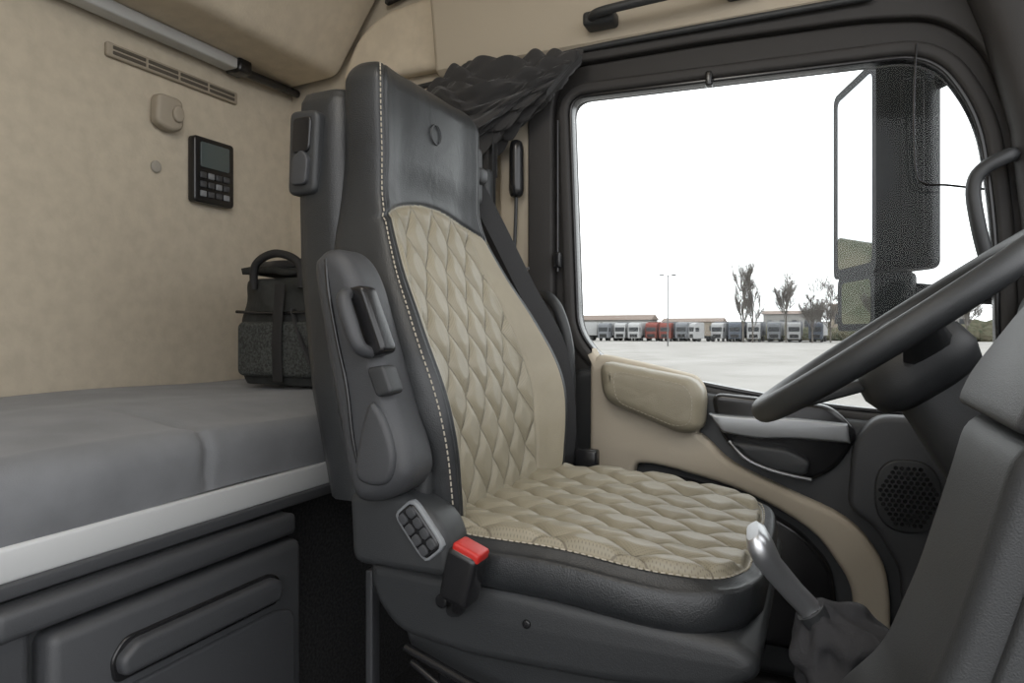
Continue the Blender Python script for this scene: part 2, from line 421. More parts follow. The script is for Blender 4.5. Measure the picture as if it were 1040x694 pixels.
# ------------------------------------------------------------ lower bunk
bk = empty('bunk_bed')
box('bed_rail', -.935, -.90, -.5, YW-.01, .590, .636, M_alu, bk, .006)
box('bed_rail_lip', -.93, -.893, -.5, YW-.01, .572, .592, M_plast2, bk, .004)
box('bed_board', -1.59, -.93, -.5, YW-.01, .580, .630, M_plast2, bk, .004)
v = []; f = []
def mz(x, y):
    z = .755-.018*math.exp(-((x+.93)/.10)**2)
    z += .003*math.sin(y*9+x*5)+.002*math.sin(x*17-y*4)
    return z
prof = [(-1.595, .635), (-1.595, .70)]
for i in range(25): prof.append((-1.59+i*(.665/24), None))
prof += [(-.911, .730), (-.902, .718), (-.897, .70), (-.900, .665), (-.905, .636)]
ys = np.linspace(-.5, YW-.01, 320)
for y in ys:
    for (x, z) in prof:
        cr = .010*math.exp(-((y-.795)/.010)**2)
        if z is None:
            xx = x; zz = mz(x, y)-cr*.6*smoothstep(-1.3, -.95, x)
        else: zz = z+(.003*math.sin(y*9)); xx = x-(cr if x > -1 and z > .65 else 0)+(.003*math.sin(y*13) if x > -1 and z > .65 else 0)
        v.append((xx, y, zz))
n = len(prof)
for i in range(len(ys)-1):
    for k in range(n-1): f.append((i*n+k, (i+1)*n+k, (i+1)*n+k+1, i*n+k+1))
mesh('mattress', v, f, M_matt, bk, 60)

lk = empty('storage_locker')
box('carcass', -1.55, -.90, -.5, .965, .0, .568, M_plast, lk, .006)
box('top_strip', -.92, -.872, .47, .968, .528, .566, M_plast2, lk, .010)
box('drawer_front', -.92, -.862, .525, .970, .04, .520, M_plast2, lk, .014)
box('drawer_front_2', -.92, -.880, -.3, .515, .04, .540, M_plast2, lk, .014)
prism('drawer_recess', 'yz', [roundpoly([(.605, .425), (.905, .425), (.91, .47), (.885, .483), (.62, .483), (.60, .46)], .012)], -.87, -.858, M_gloss, lk, bev=.003)
prism('drawer_handle', 'yz', [roundpoly([(.61, .435), (.90, .435), (.905, .465), (.885, .477), (.63, .477), (.605, .46)], .010)], -.87, -.842, M_plast2, lk, bev=.008)
prism('drawer_lower_panel', 'yz', [roundpoly([(.56, .06), (.945, .06), (.945, .40), (.90, .415), (.61, .415), (.56, .38)], .03)], -.87, -.855, M_plast2, lk, bev=.006)
bp = empty('trim_5')
box('carpet_panel', -1.05, -1.0, .975, 1.74, 0, .57, M_carp, bp, 0)
box('seat_post', -.76, -.745, 1.02, 1.045, .0, .46, M_plast2, bp, .003)

# ------------------------------------------------------------ bag on bunk
bag = empty('travel_bag')
BX = -1.205; BY = 1.485
rings = []
for i in range(49):
    t = i/48; z = .765+.250*t; e = 1-.04*abs(2*t-1)**6-.01*t
    rings.append([(BX+p[0]*e+.004*math.sin(z*60+p[1]*30), BY+p[1]*e+.005*math.sin(z*45+p[0]*40), z+.010*math.sin(p[1]*18)*t) for p in ell(0, 0, .155, .22, 80, 5)])
for e, dz in ((.95, .004), (.92, -.003), (.905, -.03), (.88, -.07)):
    rings.append([(BX+p[0]*e, BY+p[1]*e, 1.015+dz+.010*math.sin(p[1]*18)) for p in ell(0, 0, .155, .22, 80, 5)])
loft('bag_body', rings, M_bag, bag)
def crumple(name, x0, x1, y0, y1, z0, amp, ph, m, th=.012):
    v = []; f = []; na, nb = 44, 34
    for i in range(na):
        for j in range(nb):
            s = i/(na-1); t = j/(nb-1); ed = min(s, 1-s, t, 1-t)
            z = z0+amp*(math.sin(t*7+s*3+ph)+.6*math.sin(s*13+t*5+ph*2)+.3*math.sin(t*23-s*9))*smoothstep(0, .2, ed+.08)
            v.append((x0+(x1-x0)*t+.01*math.sin(s*9+ph), y0+(y1-y0)*s+.01*math.sin(t*8+ph), z))
    for i in range(na-1):
        for j in range(nb-1): f.append((i*nb+j, (i+1)*nb+j, (i+1)*nb+j+1, i*nb+j+1))
    fl = mesh(name, v, f, m, bag, 60)
    s_ = fl.modifiers.new('sol', 'SOLIDIFY'); s_.thickness = th
crumple('bag_flap', BX-.14, BX+.15, 1.285, 1.69, 1.038, .008, .4, M_bag, .016)
crumple('folded_cloth', BX-.12, BX+.14, 1.30, 1.67, 1.056, .007, 2.1, M_cloth, .018)
for k, yy in enumerate((1.36, 1.61)):
    tube('strap_%d' % k, [(BX+.158, yy, .775), (BX+.163, yy, .88), (BX+.160, yy, .98), (BX+.135, yy, 1.05)], .017, M_web, bag, flat=(1, .15))
tube('handle', [(BX-.07, 1.262, 1.00), (BX-.06, 1.258, 1.06), (BX, 1.262, 1.085), (BX+.07, 1.262, 1.06), (BX+.08, 1.262, 1.00)], .010, M_web, bag)
tube('piping', [(BX-.13, 1.264, .945), (BX, 1.260, .94), (BX+.13, 1.268, .942), (BX+.157, 1.34, .94), (BX+.160, 1.51, .938)], .004, M_gloss, bag)
prism('bag_pocket', 'yz', [roundpoly([(1.385, .785), (1.385, .915), (1.585, .915), (1.585, .785)], .02)], BX+.135, BX+.171, M_mesh, bag, bev=.012)
prism('bag_end_pocket', 'xz', [roundpoly([(BX-.12, .785), (BX-.12, .92), (BX+.12, .92), (BX+.12, .785)], .02)], 1.252, 1.31, M_mesh, bag, bev=.012)
tube('end_strap', [(BX+.02, 1.248, .775), (BX+.02, 1.244, .88), (BX+.02, 1.256, 1.01)], .016, M_web, bag, flat=(.12, 1))
tube('strap_loose', [(BX+.05, 1.264, .95), (BX+.10, 1.248, .86), (BX+.15, 1.25, .785), (BX+.20, 1.28, .768), (BX+.26, 1.33, .767)], .008, M_web, bag, flat=(1, .4))

# ------------------------------------------------------------ gathered curtain
cu = empty('curtain')
rings = []; N = 120
for i in range(N+1):
    t = i/N; x = -1.03+.445*t
    cz = ip(x, [(-1.03, 1.525), (-.92, 1.505), (-.82, 1.465), (-.72, 1.49), (-.64, 1.52), (-.585, 1.535)])
    rr = ip(x, [(-1.03, .020), (-.95, .07), (-.83, .112), (-.72, .090), (-.64, .062), (-.585, .046)])
    ring = []
    for k in range(150):
        a = 2*math.pi*k/150
        fo = 1+.20*math.sin(8*a+9*t+1.2*math.sin(7*t))+.14*math.sin(17*a-16*t+math.sin(t*12))+.06*math.sin(37*a+20*t)
        ring.append((x+.04*math.sin(a)*1.2, 1.60+.60*rr*fo*math.cos(a), cz+rr*fo*math.sin(a)))
    rings.append(ring)
loft('gathered_cloth', rings, M_cloth, cu, angle=80)
rings = []
for i in range(40):
    t = i/39; z = 1.47-.17*t; ring = []
    for k in range(60):
        a = 2*math.pi*k/60; r = (.055-.03*t)*(1+.25*math.sin(7*a+3*t))
        ring.append((-.84+.04*t+r*math.cos(a), 1.60+.6*r*math.sin(a), z))
    rings.append(ring)
loft('hanging_end', rings, M_cloth, cu, angle=80)
tube('curtain_track', [(-1.1, 1.68, 1.60), (-.9, 1.675, 1.61), (-.5, 1.65, 1.615), (.1, 1.64, 1.612)], .008, M_plast, cu)
tube('tie_strap', [(-.775, 1.585, 1.46), (-.77, 1.58, 1.36), (-.775, 1.585, 1.26), (-.78, 1.60, 1.16)], .012, M_web, cu, flat=(1, .2))

hs = empty('hanging_brush')
HX = -.735
tube('brush_body', [(HX, 1.64, 1.40), (HX, 1.64, 1.38), (HX, 1.64, 1.27), (HX, 1.64, 1.25)], [.010, .019, .020, .010], M_gloss, hs)
tube('brush_stick', [(HX, 1.64, 1.25), (HX-.005, 1.64, 1.12), (HX-.012, 1.64, 1.03)], .005, M_plast, hs, 8)
tube('hook', [(HX-.015, 1.64, 1.06), (HX+.015, 1.62, 1.055), (HX+.045, 1.62, 1.06)], .004, M_silver, hs, 6)

# ------------------------------------------------------------ DRIVER SEAT
seat = empty('driver_seat')
CY = 1.10
Wt = [(.55, .215), (.62, .226), (.70, .240), (.78, .252), (.86, .250), (.95, .228), (1.03, .200), (1.10, .178), (1.16, .170), (1.25, .172), (1.38, .170)]
Xt = [(.55, -.525), (.65, -.535), (.75, -.547), (.83, -.565), (.92, -.598), (1.02, -.638), (1.12, -.665), (1.25, -.668), (1.38, -.668)]
Bt = [(.55, .035), (.65, .052), (.78, .062), (.9, .048), (1.02, .028), (1.12, .014), (1.2, .014), (1.38, .010)]
Tt = [(.55, .14), (.8, .14), (1.0, .105), (1.1, .085), (1.2, .07), (1.38, .07)]
ZT = 1.356; RT = .045
HP = [(0, 0, 0), (.35, 0, 0), (.62, .05, 0), (.80, .5, 0), (.93, 1, 0), (1.0, .95, 0), (1.055, .5, -.015), (1.08, 0, -.35), (1.07, 0, -.7), (1.0, 0, -.93), (.8, 0, -1), (.4, 0, -1), (0, 0, -1)]
nsub = [28, 24, 18, 12, 6, 5, 5, 5, 5, 4, 3, 3]
half = []
for i in range(len(HP)-1):
    a, b, c, d = [np.array(HP[j]) for j in (max(i-1, 0), i, i+1, min(i+2, len(HP)-1))]
    for k in range(nsub[i]):
        t = k/nsub[i]; q = .5*((2*b)+(-a+c)*t+(2*a-5*b+4*c-d)*t*t+(-a+3*b-3*c+d)*t**3)
        half.append((q, i))
half.append((np.array(HP[-1], float), len(HP)-1))
loop = [(-1, q, i) for q, i in half]+[(1, q, i) for q, i in half[-2:0:-1]]
zs = np.arange(.55, ZT-RT, .0024).tolist()
zs += [ZT-RT+RT*math.sin(a) for a in np.linspace(0, math.pi/2*.97, 14)]
def quilt(a, b): return min(1, 1.25*(abs(math.sin(math.pi/2*(a+b)))*abs(math.sin(math.pi/2*(a-b))))**.45)
def arc(y): return 1.128-1.3*y*y
V = []; UV = []; crest_n = []
ci_n = sum(nsub[:5])
for z in zs:
    w_ = ip(z, Wt); x0 = ip(z, Xt); b_ = ip(z, Bt); T = ip(z, Tt)
    sh = 0; sd = 1
    if z > ZT-RT:
        k = (z-(ZT-RT))/RT; c = math.sqrt(max(0, 1-k*k)); sh = RT*(1-c); sd = c
    for idx, (s, q, i) in enumerate(loop):
        y = s*max(0, q[0]*w_-sh*min(1, q[0]*1.2))
        x = x0+q[1]*b_+q[2]*T
        if z > 1.14: x += .009*smoothstep(1.14, 1.2, z)*(1-q[0]**2)*(1 if q[2] > -.2 else 0)
        xm = x0-T*.5; x = xm+(x-xm)*(1-(1-sd)*.75)
        lim = .915 if s < 0 else .72
        if q[2] > -.02 and i < 5:
            mk = (1-smoothstep(lim-.04, lim, q[0]))*smoothstep(0, .02, arc(y)-z)
            x += .0105*quilt(y/QA, z/QB)*mk-.004*mk
            if s > 0: x -= .004*math.exp(-((q[0]-.72)/.012)**2)*(1 if z < 1.1 else 0)
        if q[2] > -.1: x -= .004*math.exp(-((z-arc(y))/.005)**2)
        x -= .0035*math.exp(-((q[0]-.965)/.012)**2) if q[2] > -.05 else 0
        V.append((x, CY+y, z)); UV.append((y, z))
        if idx == ci_n+1: crest_n.append((x+.001, CY+y-.004, z))
L = len(loop); F = []; MI = []
for r in range(len(zs)-1):
    for k in range(L):
        k2 = (k+1) % L; F.append((r*L+k, (r+1)*L+k, (r+1)*L+k2, r*L+k2))
        s, q, i = loop[k]; y = V[r*L+k][1]-CY
        if q[2] < -.02 or q[0] > .935 or zs[r] > arc(y): MI.append(2)
        elif q[0] < (.92 if s < 0 else .72): MI.append(0)
        else: MI.append(1)
F.append(tuple(range(L))); MI.append(2)
F.append(tuple((len(zs)-1)*L+k for k in range(L))[::-1]); MI.append(2)
def build_uv(name, V, F, MI, UV, mats):
    ob = mesh(name, V, F, mats, seat, 0); me = ob.data
    me.polygons.foreach_set('material_index', MI); me.polygons.foreach_set('use_smooth', [True]*len(me.polygons))
    ul = me.uv_layers.new(name='UVMap')
    for lp in me.loops: ul.data[lp.index].uv = UV[lp.vertex_index]
    bm = bmesh.new(); bm.from_mesh(me); bmesh.ops.recalc_face_normals(bm, faces=bm.faces[:]); bm.to_mesh(me); bm.free()
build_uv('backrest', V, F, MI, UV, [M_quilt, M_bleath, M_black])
stitches('backrest_stitch', crest_n[10:], M_thread, seat)
tube('headrest_emblem', [(ip(1.26, Xt)+.0110, CY+.018*math.cos(a), 1.265+.018*math.sin(a)) for a in np.linspace(0, 2*math.pi, 20)[:-1]], .0015, M_plast2, seat, 6, closed=True)

rings = []
for z, x0, x1, hw in [(.62, -.76, -.66, .20), (.80, -.79, -.68, .215), (1.0, -.83, -.70, .20), (1.15, -.845, -.715, .188), (1.25, -.850, -.722, .182), (1.295, -.850, -.728, .176), (1.312, -.842, -.733, .168), (1.320, -.825, -.748, .150)]:
    rings.append([(p[0], p[1], z) for p in ell((x0+x1)/2, CY, (x1-x0)/2, hw, 60, 5)])
sm = []
for i in range(len(rings)-1):
    for t in (0, .25, .5, .75): sm.append([tuple(np.array(a)*(1-t)+np.array(b)*t) for a, b in zip(rings[i], rings[i+1])])
sm.append(rings[-1])
loft('shoulder_block', sm, M_black, seat)
prism('belt_outlet', 'xz', [roundpoly([(-.835, 1.13), (-.775, 1.13), (-.767, 1.27), (-.83, 1.275)], .015)], .900, .935, M_plast, seat, bev=.008)
prism('belt_slot', 'xz', [roundpoly([(-.822, 1.20), (-.784, 1.20), (-.779, 1.26), (-.818, 1.26)], .01)], .896, .91, M_gloss, seat, bev=.003)
prism('belt_tongue', 'xz', [roundpoly([(-.820, 1.145), (-.788, 1.145), (-.783, 1.19), (-.798, 1.205), (-.818, 1.19)], .01)], .892, .905, M_plast2, seat, bev=.003)

# cushion
CX, CYc = -.323, 1.10; AX, AY = .250, .262
def half_y(x): return AY*(1-.03*smoothstep(-.25, -.08, x))
nr, nth = 115, 480; V = []; UV = []; F = []; MI = []
def rad(t, e=6.2):
    c, s = math.cos(t), math.sin(t); return 1/((abs(c)/AX)**e+(abs(s)/AY)**e)**(1/e)
RB = .925
def ctop(x, y, rho):
    z = .606-.012*smoothstep(.86, 1.0, rho)**1.5
    z += .010*smoothstep(.45, .75, abs(y)/AY)*(1-smoothstep(.90, 1.0, abs(y)/AY))
    z -= .024*smoothstep(-.36, -.08, x)
    return z
prof2 = [(rho, None) for rho in np.linspace(0.002, 1, nr)]+[(1.010, -.005), (1.018, -.012), (1.022, -.022), (1.020, -.034), (1.010, -.046), (.99, -.052)]
stc = []
for rho, dz in prof2:
    for k in range(nth):
        t = 2*math.pi*k/nth; R = rad(t); x = CX+R*rho*math.cos(t); y = R*rho*math.sin(t)
        y *= half_y(x)/AY; rr = min(1, rho)
        z = ctop(x, y, rr)
        if dz is None:
            mk = 1-smoothstep(RB-.025, RB-.004, rho)
            z += .0115*quilt(x/CA, y/CB)*mk-.003*mk
            z -= .004*math.exp(-((rho-RB)/.008)**2)
        else: z += dz
        V.append((x, CYc+y, z)); UV.append((x, y))
        if dz is None and abs(rho-(RB+.018)) < .0044 and len(stc) < nth: stc.append((x, CYc+y, z+.0012))
R2 = len(prof2)
for r in range(R2-1):
    for k in range(nth):
        k2 = (k+1) % nth; F.append((r*nth+k, r*nth+k2, (r+1)*nth+k2, (r+1)*nth+k))
        MI.append(0 if prof2[r][0] < RB else 2)
F.append(tuple(range(nth))[::-1]); MI.append(0); F.append(tuple((R2-1)*nth+k for k in range(nth))); MI.append(2)
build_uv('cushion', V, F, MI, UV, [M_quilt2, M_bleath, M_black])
st = stc[:nth]
stitches('cushion_stitch', st+st[:1], M_thread, seat)

base = roundpoly([(-.625, .556), (-.40, .548), (-.09, .528), (-.066, .512), (-.066, .49), (-.11, .462), (-.25, .445), (-.45, .44), (-.57, .452), (-.615, .50)], .03, 5)
prism('seat_base_shell', 'xz', [base], .838, 1.362, M_plast, seat, bev=.018)
prism('seat_base_skirt', 'xz', [roundpoly([(-.60, .475), (-.09, .475), (-.10, .43), (-.22, .38), (-.50, .37), (-.57, .40)], .03)], .875, 1.325, M_plast, seat, bev=.02)
for i in range(6):
    z = .04+i*.06
    box('bellows_%d' % i, -.55+.008*(i % 2), -.16-.008*(i % 2), .90, 1.30, z, z+.055, M_gloss, seat, .02)
box('seat_rails', -.66, -.08, .92, 1.28, 0, .05, M_plast, seat, .008)
tube('cable_1', [(-.56, .85, .43), (-.40, .84, .395), (-.25, .84, .39), (-.12, .85, .40)], .007, M_gloss, seat)
tube('cable_2', [(-.55, .85, .41), (-.42, .835, .365), (-.27, .84, .36), (-.14, .85, .375)], .005, M_gloss, seat)
mod = roundpoly([(-.622, .56), (-.628, .660), (-.60, .672), (-.53, .670), (-.475, .64), (-.455, .59), (-.46, .56)], .02, 5)
prism('control_module', 'xz', [mod], .80, .87, M_plast, seat, bev=.014)
PX, PZ = -.503, .624
def padpt(a, b):
    p = Matrix.Rotation(math.radians(-50), 2) @ Vector((a, b)); return (PX+p.x, PZ+p.y)
prism('control_pad', 'xz', [[padpt(*p) for p in ell(0, 0, .037, .018, 40, 6)]], .792, .806, M_gloss, seat, bev=.004)
prism('control_pad_rim', 'xz', [[padpt(*p) for p in ell(0, 0, .041, .022, 40, 6)]], .7945, .805, M_btn, seat, bev=.003)
for i in range(4):
    for j in (-1, 1):
        prism('pad_key_%d%d' % (i, j+1), 'xz', [[padpt(-.0255+i*.017+p[0], j*.0082+p[1]) for p in ell(0, 0, .0072, .0062, 12, 7)]], .789, .794, M_plast2, seat, bev=.001)
prism('bolt_1', 'xz', [ell(-.49, .515, .010, .010, 20)], .832, .845, M_gloss, seat, bev=.003)
prism('bolt_2', 'xz', [ell(-.36, .505, .006, .006, 16)], .834, .845, M_gloss, seat, bev=.002)
prism('hinge_cover', 'xz', [roundpoly([(-.64, .62), (-.645, .80), (-.62, .83), (-.56, .78), (-.51, .70), (-.52, .62)], .03)], .835, .88, M_plast, seat, bev=.014)
# folded-up armrest: body, soft pad on its rear (upper when lowered) side, release handle
arm = [(-.668, .985), (-.658, 1.008), (-.636, 1.016), (-.610, 1.005), (-.586, .97), (-.564, .905), (-.530, .80), (-.503, .73), (-.505, .695), (-.538, .668), (-.585, .66), (-.605, .69), (-.625, .78), (-.652, .90)]
prism('armrest', 'xz', [[tuple(p) for p in catmull(arm, 5, True)]], .765, .845, M_plast2, seat, bev=.024, res=6)
ins = [(-.560, .800), (-.538, .782), (-.520, .730), (-.530, .695), (-.560, .688), (-.583, .70), (-.578, .745)]
prism('armrest_end_cap', 'xz', [[tuple(p) for p in catmull(ins, 6, True)]], .758, .78, M_plast2, seat, bev=.008)
tube('armrest_seam', [(-.640, .768, 1.000), (-.632, .7635, .955), (-.618, .7635, .89), (-.600, .7635, .82), (-.590, .7635, .75), (-.580, .768, .70)], .0028, M_gloss, seat)
prism('handle_recess', 'xz', [roundpoly([(-.604, .955), (-.566, .962), (-.528, .870), (-.568, .858)], .012)], .752, .785, M_gloss, seat, bev=.006)
tube('release_handle', [(-.590, .757, .950), (-.585, .738, .942), (-.572, .734, .910), (-.560, .738, .878), (-.554, .757, .868)], [.008, .010, .011, .010, .008], M_plast2, seat)
prism('armrest_button', 'xz', [roundpoly([(-.562, .848), (-.533, .853), (-.518, .815), (-.545, .808)], .008)], .754, .785, M_plast, seat, bev=.005)
bu = empty('seat_belt_buckle')
prism('buckle_body', 'xz', [roundpoly([(-.463, .545), (-.420, .533), (-.403, .602), (-.447, .617)], .010)], .775, .815, M_gloss, bu, bev=.008)
prism('buckle_red_button', 'xz', [roundpoly([(-.444, .605), (-.405, .594), (-.401, .608), (-.440, .622)], .005)], .778, .812, M_red, bu, bev=.004)
tube('buckle_stalk', [(-.440, .80, .545), (-.455, .82, .52), (-.48, .85, .50)], .012, M_gloss, bu)

sb = empty('seat_belt')
tube('webbing', [(-.775, 1.50, 1.22), (-.763, 1.50, 1.19), (-.705, 1.50, 1.08), (-.645, 1.50, .96), (-.585, 1.50, .83), (-.545, 1.50, .68), (-.535, 1.50, .58)], .024, M_web, sb, flat=(.07, 1))
tube('webbing_2', [(-.70, 1.31, 1.235), (-.66, 1.36, 1.13), (-.605, 1.41, .99), (-.545, 1.44, .86), (-.52, 1.44, .70), (-.525, 1.42, .58)], .024, M_web, sb, flat=(.07, 1))
box('belt_guide', -.745, -.675, 1.275, 1.335, 1.17, 1.30, M_plast, sb, .015)
box('belt_guide_cap', -.715, -.66, 1.285, 1.33, 1.215, 1.25, M_plast2, sb, .012)
box('belt_anchor', -.79, -.745, 1.49, 1.53, 1.20, 1.30, M_plast, sb, .012)
box('belt_receiver', -.49, -.44, 1.40, 1.43, .57, .64, M_gloss, sb, .006)

# ------------------------------------------------------------ steering wheel
swh = empty('steering_wheel')
C = Vector((.094, 1.12, .902)); ang = math.radians(35.5)
ex = Vector((math.cos(ang), 0, math.sin(ang))); ey = Vector((0, 1, 0)); en = Vector((-math.sin(ang), 0, math.cos(ang)))
def WP(a, b, c=0): return C+ex*a+ey*b+en*c
tube('rim', [WP(.214*math.cos(a), .214*math.sin(a)) for a in np.linspace(0, 2*math.pi, 33)[:-1]], .0185, M_plast, swh, 16, closed=True)
hub = []
for c, s in [(.0, .5), (-.004, .75), (-.02, .9), (-.05, .95), (-.075, .85), (-.085, .6)]:
    hub.append([WP(p[0], p[1], c-.015) for p in ell(-.01, 0, .085*s, .10*s, 36, 3)])
loft('hub', hub, M_plast, swh)
for sgn in (-1, 1):
    rg = []
    for t in np.linspace(0, 1, 8):
        y = sgn*(.07+.145*t); h = .035-.015*t
        rg.append([WP(.01+p[0], y, -.045+.045*t+p[1]) for p in ell(0, 0, h, .012, 16, 3)])
    loft('spoke', rg, M_plast, swh)
    rg = []
    for t in np.linspace(0, 1, 8):
        y = sgn*(.03+.06*t); a = -.07-.13*t
        rg.append([WP(a, y+p[0], -.045+.045*t+p[1]) for p in ell(0, 0, .018, .010, 16, 3)])
    loft('spoke', rg, M_plast, swh)
rg = []
for c, a, b in [(-.07, .06, .06), (-.12, .062, .065), (-.20, .070, .075), (-.29, .075, .085)]:
    rg.append([WP(p[0], p[1], c) for p in ell(.0, 0, a, b, 30, 3)])
loft('column', rg, M_plast, swh)
tube('stalk', [WP(0, .06, -.10), WP(-.02, .13, -.09), WP(-.03, .19, -.08)], [.010, .012, .009], M_plast, swh)

# ------------------------------------------------------------ dashboard
da = empty('dashboard')
def sx(L, d): return [(p[0]+d, p[1]) for p in L]
low = [(-.05, .0), (-.05, .44), (-.0125, .556), (.03, .606), (.0587, .685), (.082, .769), (.096, .825), (.16, .835), (.9, .835), (.9, 0)]
prism('console_side', 'xz', [roundpoly(sx(low, .022), .02)], .54, .735, M_plast, da, bev=.015)
prism('console_inset', 'xz', [roundpoly(sx([(.02, .0), (.02, .52), (.06, .60), (.09, .70), (.112, .78), (.14, .80), (.9, .80), (.9, 0)], .022), .02)], .533, .55, M_plast, da, bev=.006)
upp = [(.098, .830), (.110, .862), (.152, .925), (.20, .975), (.28, 1.01), (.9, 1.02), (.9, .84), (.13, .836)]
prism('console_top', 'xz', [roundpoly(sx(upp, .012), .018)], .52, .745, M_plast2, da, bev=.015)
prism('instrument_binnacle', 'xz', [roundpoly([(.33, .70), (.34, .95), (.38, 1.00), (.9, 1.02), (.9, .70)], .03)], .745, 1.60, M_plast, da, bev=.02)
prism('lower_dash', 'xz', [roundpoly([(.36, .0), (.33, .72), (.9, .72), (.9, .0)], .03)], .745, 1.60, M_plast, da, bev=.02)

lv = empty('parking_brake_lever')
A = Vector((.072, .90, .440)); B = Vector((-.012, .868, .578))
ax = (B-A).normalized(); s1 = ax.cross(Vector((0, 1, 0))).normalized(); s2 = ax.cross(s1)
rg = []
for i in range(70):
    t = i/69; r0 = ip(t, [(0, .072), (.3, .068), (.6, .060), (.8, .044), (.92, .024), (1, .015)])
    ring = []
    for k in range(80):
        a = 2*math.pi*k/80; r = r0*(1+.12*math.sin(4*a+7*t+math.sin(9*t))+.06*math.sin(9*a-11*t)+.07*math.sin(t*22+2.5*math.sin(a*2)))
        ring.append(A+ax*((B-A).length*t)+s1*r*math.cos(a)+s2*r*math.sin(a))
    rg.append(ring)
loft('gaiter', rg, M_boot, lv, angle=80)
box('lever_mount', .0, .16, .84, .96, .0, .43, M_plast, lv, .02)
rg = []
pts = [(-.006, .866, .568), (-.03, .856, .595), (-.052, .850, .622), (-.062, .847, .640), (-.070, .845, .656), (-.074, .844, .664)]
D = (Vector(pts[-1])-Vector(pts[0])).normalized(); s1 = D.cross(Vector((0, 1, 0))).normalized(); s2 = D.cross(s1)
for p, a, b in zip(pts, (.012, .012, .012, .014, .013, .008), (.012, .013, .018, .026, .028, .022)):
    rg.append([Vector(p)+s1*q[0]+s2*q[1] for q in ell(0, 0, a, b, 24, 4)])
loft('lever_handle', rg, M_chrome, lv)
tube('lever_collar', [(-.002, .865, .560), (-.012, .862, .574)], .017, M_plast, lv, 16, smooth=False)

# ------------------------------------------------------------ exterior mirror
mi = empty('side_mirror')
prism('housing', 'xy', [roundpoly([(.128, 1.90), (.240, 1.91), (.272, 1.97), (.20, 2.10), (.050, 2.14)], .02)], 1.05, 1.56, M_ext, mi, bev=.02)
prism('lower_housing', 'xy', [roundpoly([(.132, 1.90), (.20, 1.91), (.22, 1.97), (.17, 2.08), (.075, 2.11)], .02)], .90, 1.045, M_ext, mi, bev=.015)
prism('housing_rib', 'xz', [roundpoly([(.175, 1.09), (.225, 1.09), (.225, 1.51), (.175, 1.51)], .015)], 1.893, 1.91, M_ext, mi, bev=.006)
MA = Vector((.128, 1.90, 0)); MD = Vector((.052, 2.14, 0))-MA; MN = Vector((-MD.y, MD.x, 0)).normalized()
if MN.x > 0: MN = -MN
def mslab(name, z0, z1, k0, k1, o0, o1, m, r=.02):
    ol = roundpoly([(MD.length*k0, z0), (MD.length*k1, z0), (MD.length*k1, z1), (MD.length*k0, z1)], r)
    dn = MD.normalized()
    v = [MA+dn*q[0]+Vector((0, 0, q[1]))+MN*o1 for q in ol]+[MA+dn*q[0]+Vector((0, 0, q[1]))+MN*o0 for q in ol]; N = len(ol)
    mesh(name, v, [tuple(range(N)), tuple(range(2*N-1, N-1, -1))]+[(i, (i+1) % N, N+(i+1) % N, N+i) for i in range(N)], m, mi, 0)
mslab('pane_surround', 1.042, 1.566, -.06, 1.13, -.02, .012, M_ext, .03)
mslab('mirror_pane', 1.068, 1.540, .03, .975, .0, .0128, M_mirror)
mslab('wide_angle_surround', .896, 1.043, -.03, .99, -.02, .012, M_ext)
mslab('wide_angle_pane', .915, 1.028, .06, .86, .0, .0128, M_mirror)
tube('arm_upper', [(.22, 1.97, 1.50), (.33, 1.90, 1.52), (.46, 1.76, 1.50)], .02, M_ext, mi)
tube('arm_lower', [(.20, 1.97, 1.0), (.33, 1.90, .98), (.46, 1.76, .96)], .02, M_ext, mi)

# ------------------------------------------------------------ outside world
GZ = -1.5
mesh('parking_lot', [(-500, -300, GZ), (500, -300, GZ), (500, 600, GZ), (-500, 600, GZ)], [(0, 1, 2, 3)], M_asphalt, angle=0)
def colmat(n, c, r=.8): return mat(n, c, r, spec=.1)
tm = [colmat('truck_white', (.31, .31, .31)), colmat('truck_red', (.17, .055, .045)), colmat('truck_grey', (.15, .155, .165)), colmat('truck_blue', (.09, .10, .12))]
M_tyre = colmat('tyre', (.035, .035, .035), .9); M_tan = colmat('stucco', (.22, .19, .155)); M_tan2 = colmat('stucco_grey', (.20, .195, .185)); M_roof = colmat('roof_tile', (.16, .125, .105)); M_bark = colmat('bark', (.12, .108, .095), .9)
M_lam = colmat('lamp_metal', (.12, .12, .12)); M_tw = colmat('truck_window', (.05, .052, .055))
def truck(x, y, m, rot=0, trailer=True, tmat=None):
    e = empty('semi_truck'); e.location = (x, y, GZ+.01); e.rotation_euler = (0, 0, rot)
    prism('cab', 'xz', [roundpoly([(-1.1, .6), (-1.15, 2.0), (-.9, 3.5), (-.3, 3.8), (1.1, 3.8), (1.1, .6)], .2)], -1.2, 1.2, m, e, bev=.1)
    box('cab_window', -1.16, -.9, -1.0, 1.0, 2.0, 2.9, M_tw, e, .05)
    box('grille', -1.16, -1.0, -.8, .8, .8, 1.5, M_tyre, e, .05)
    box('side_window', -.8, 0, -1.23, 1.23, 2.0, 2.8, M_tw, e, .03)
    if trailer: box('trailer_box', 1.5, 13, -1.25, 1.25, 1.2, 4.0, tmat or (tm[0] if m != tm[0] else tm[2]), e, .05)
    box('chassis', -.5, 12.8 if trailer else 4, -.5, .5, .7, 1.15, M_tyre, e, .03)
    for wx in ([0, 3.0, 9, 10.3, 11.6] if trailer else [0, 3]):
        for wy in (-1.1, .8):
            prism('wheel', 'xz', [ell(wx, .5, .5, .5, 16)], wy, wy+.3, M_tyre, e, bev=.04, res=1)
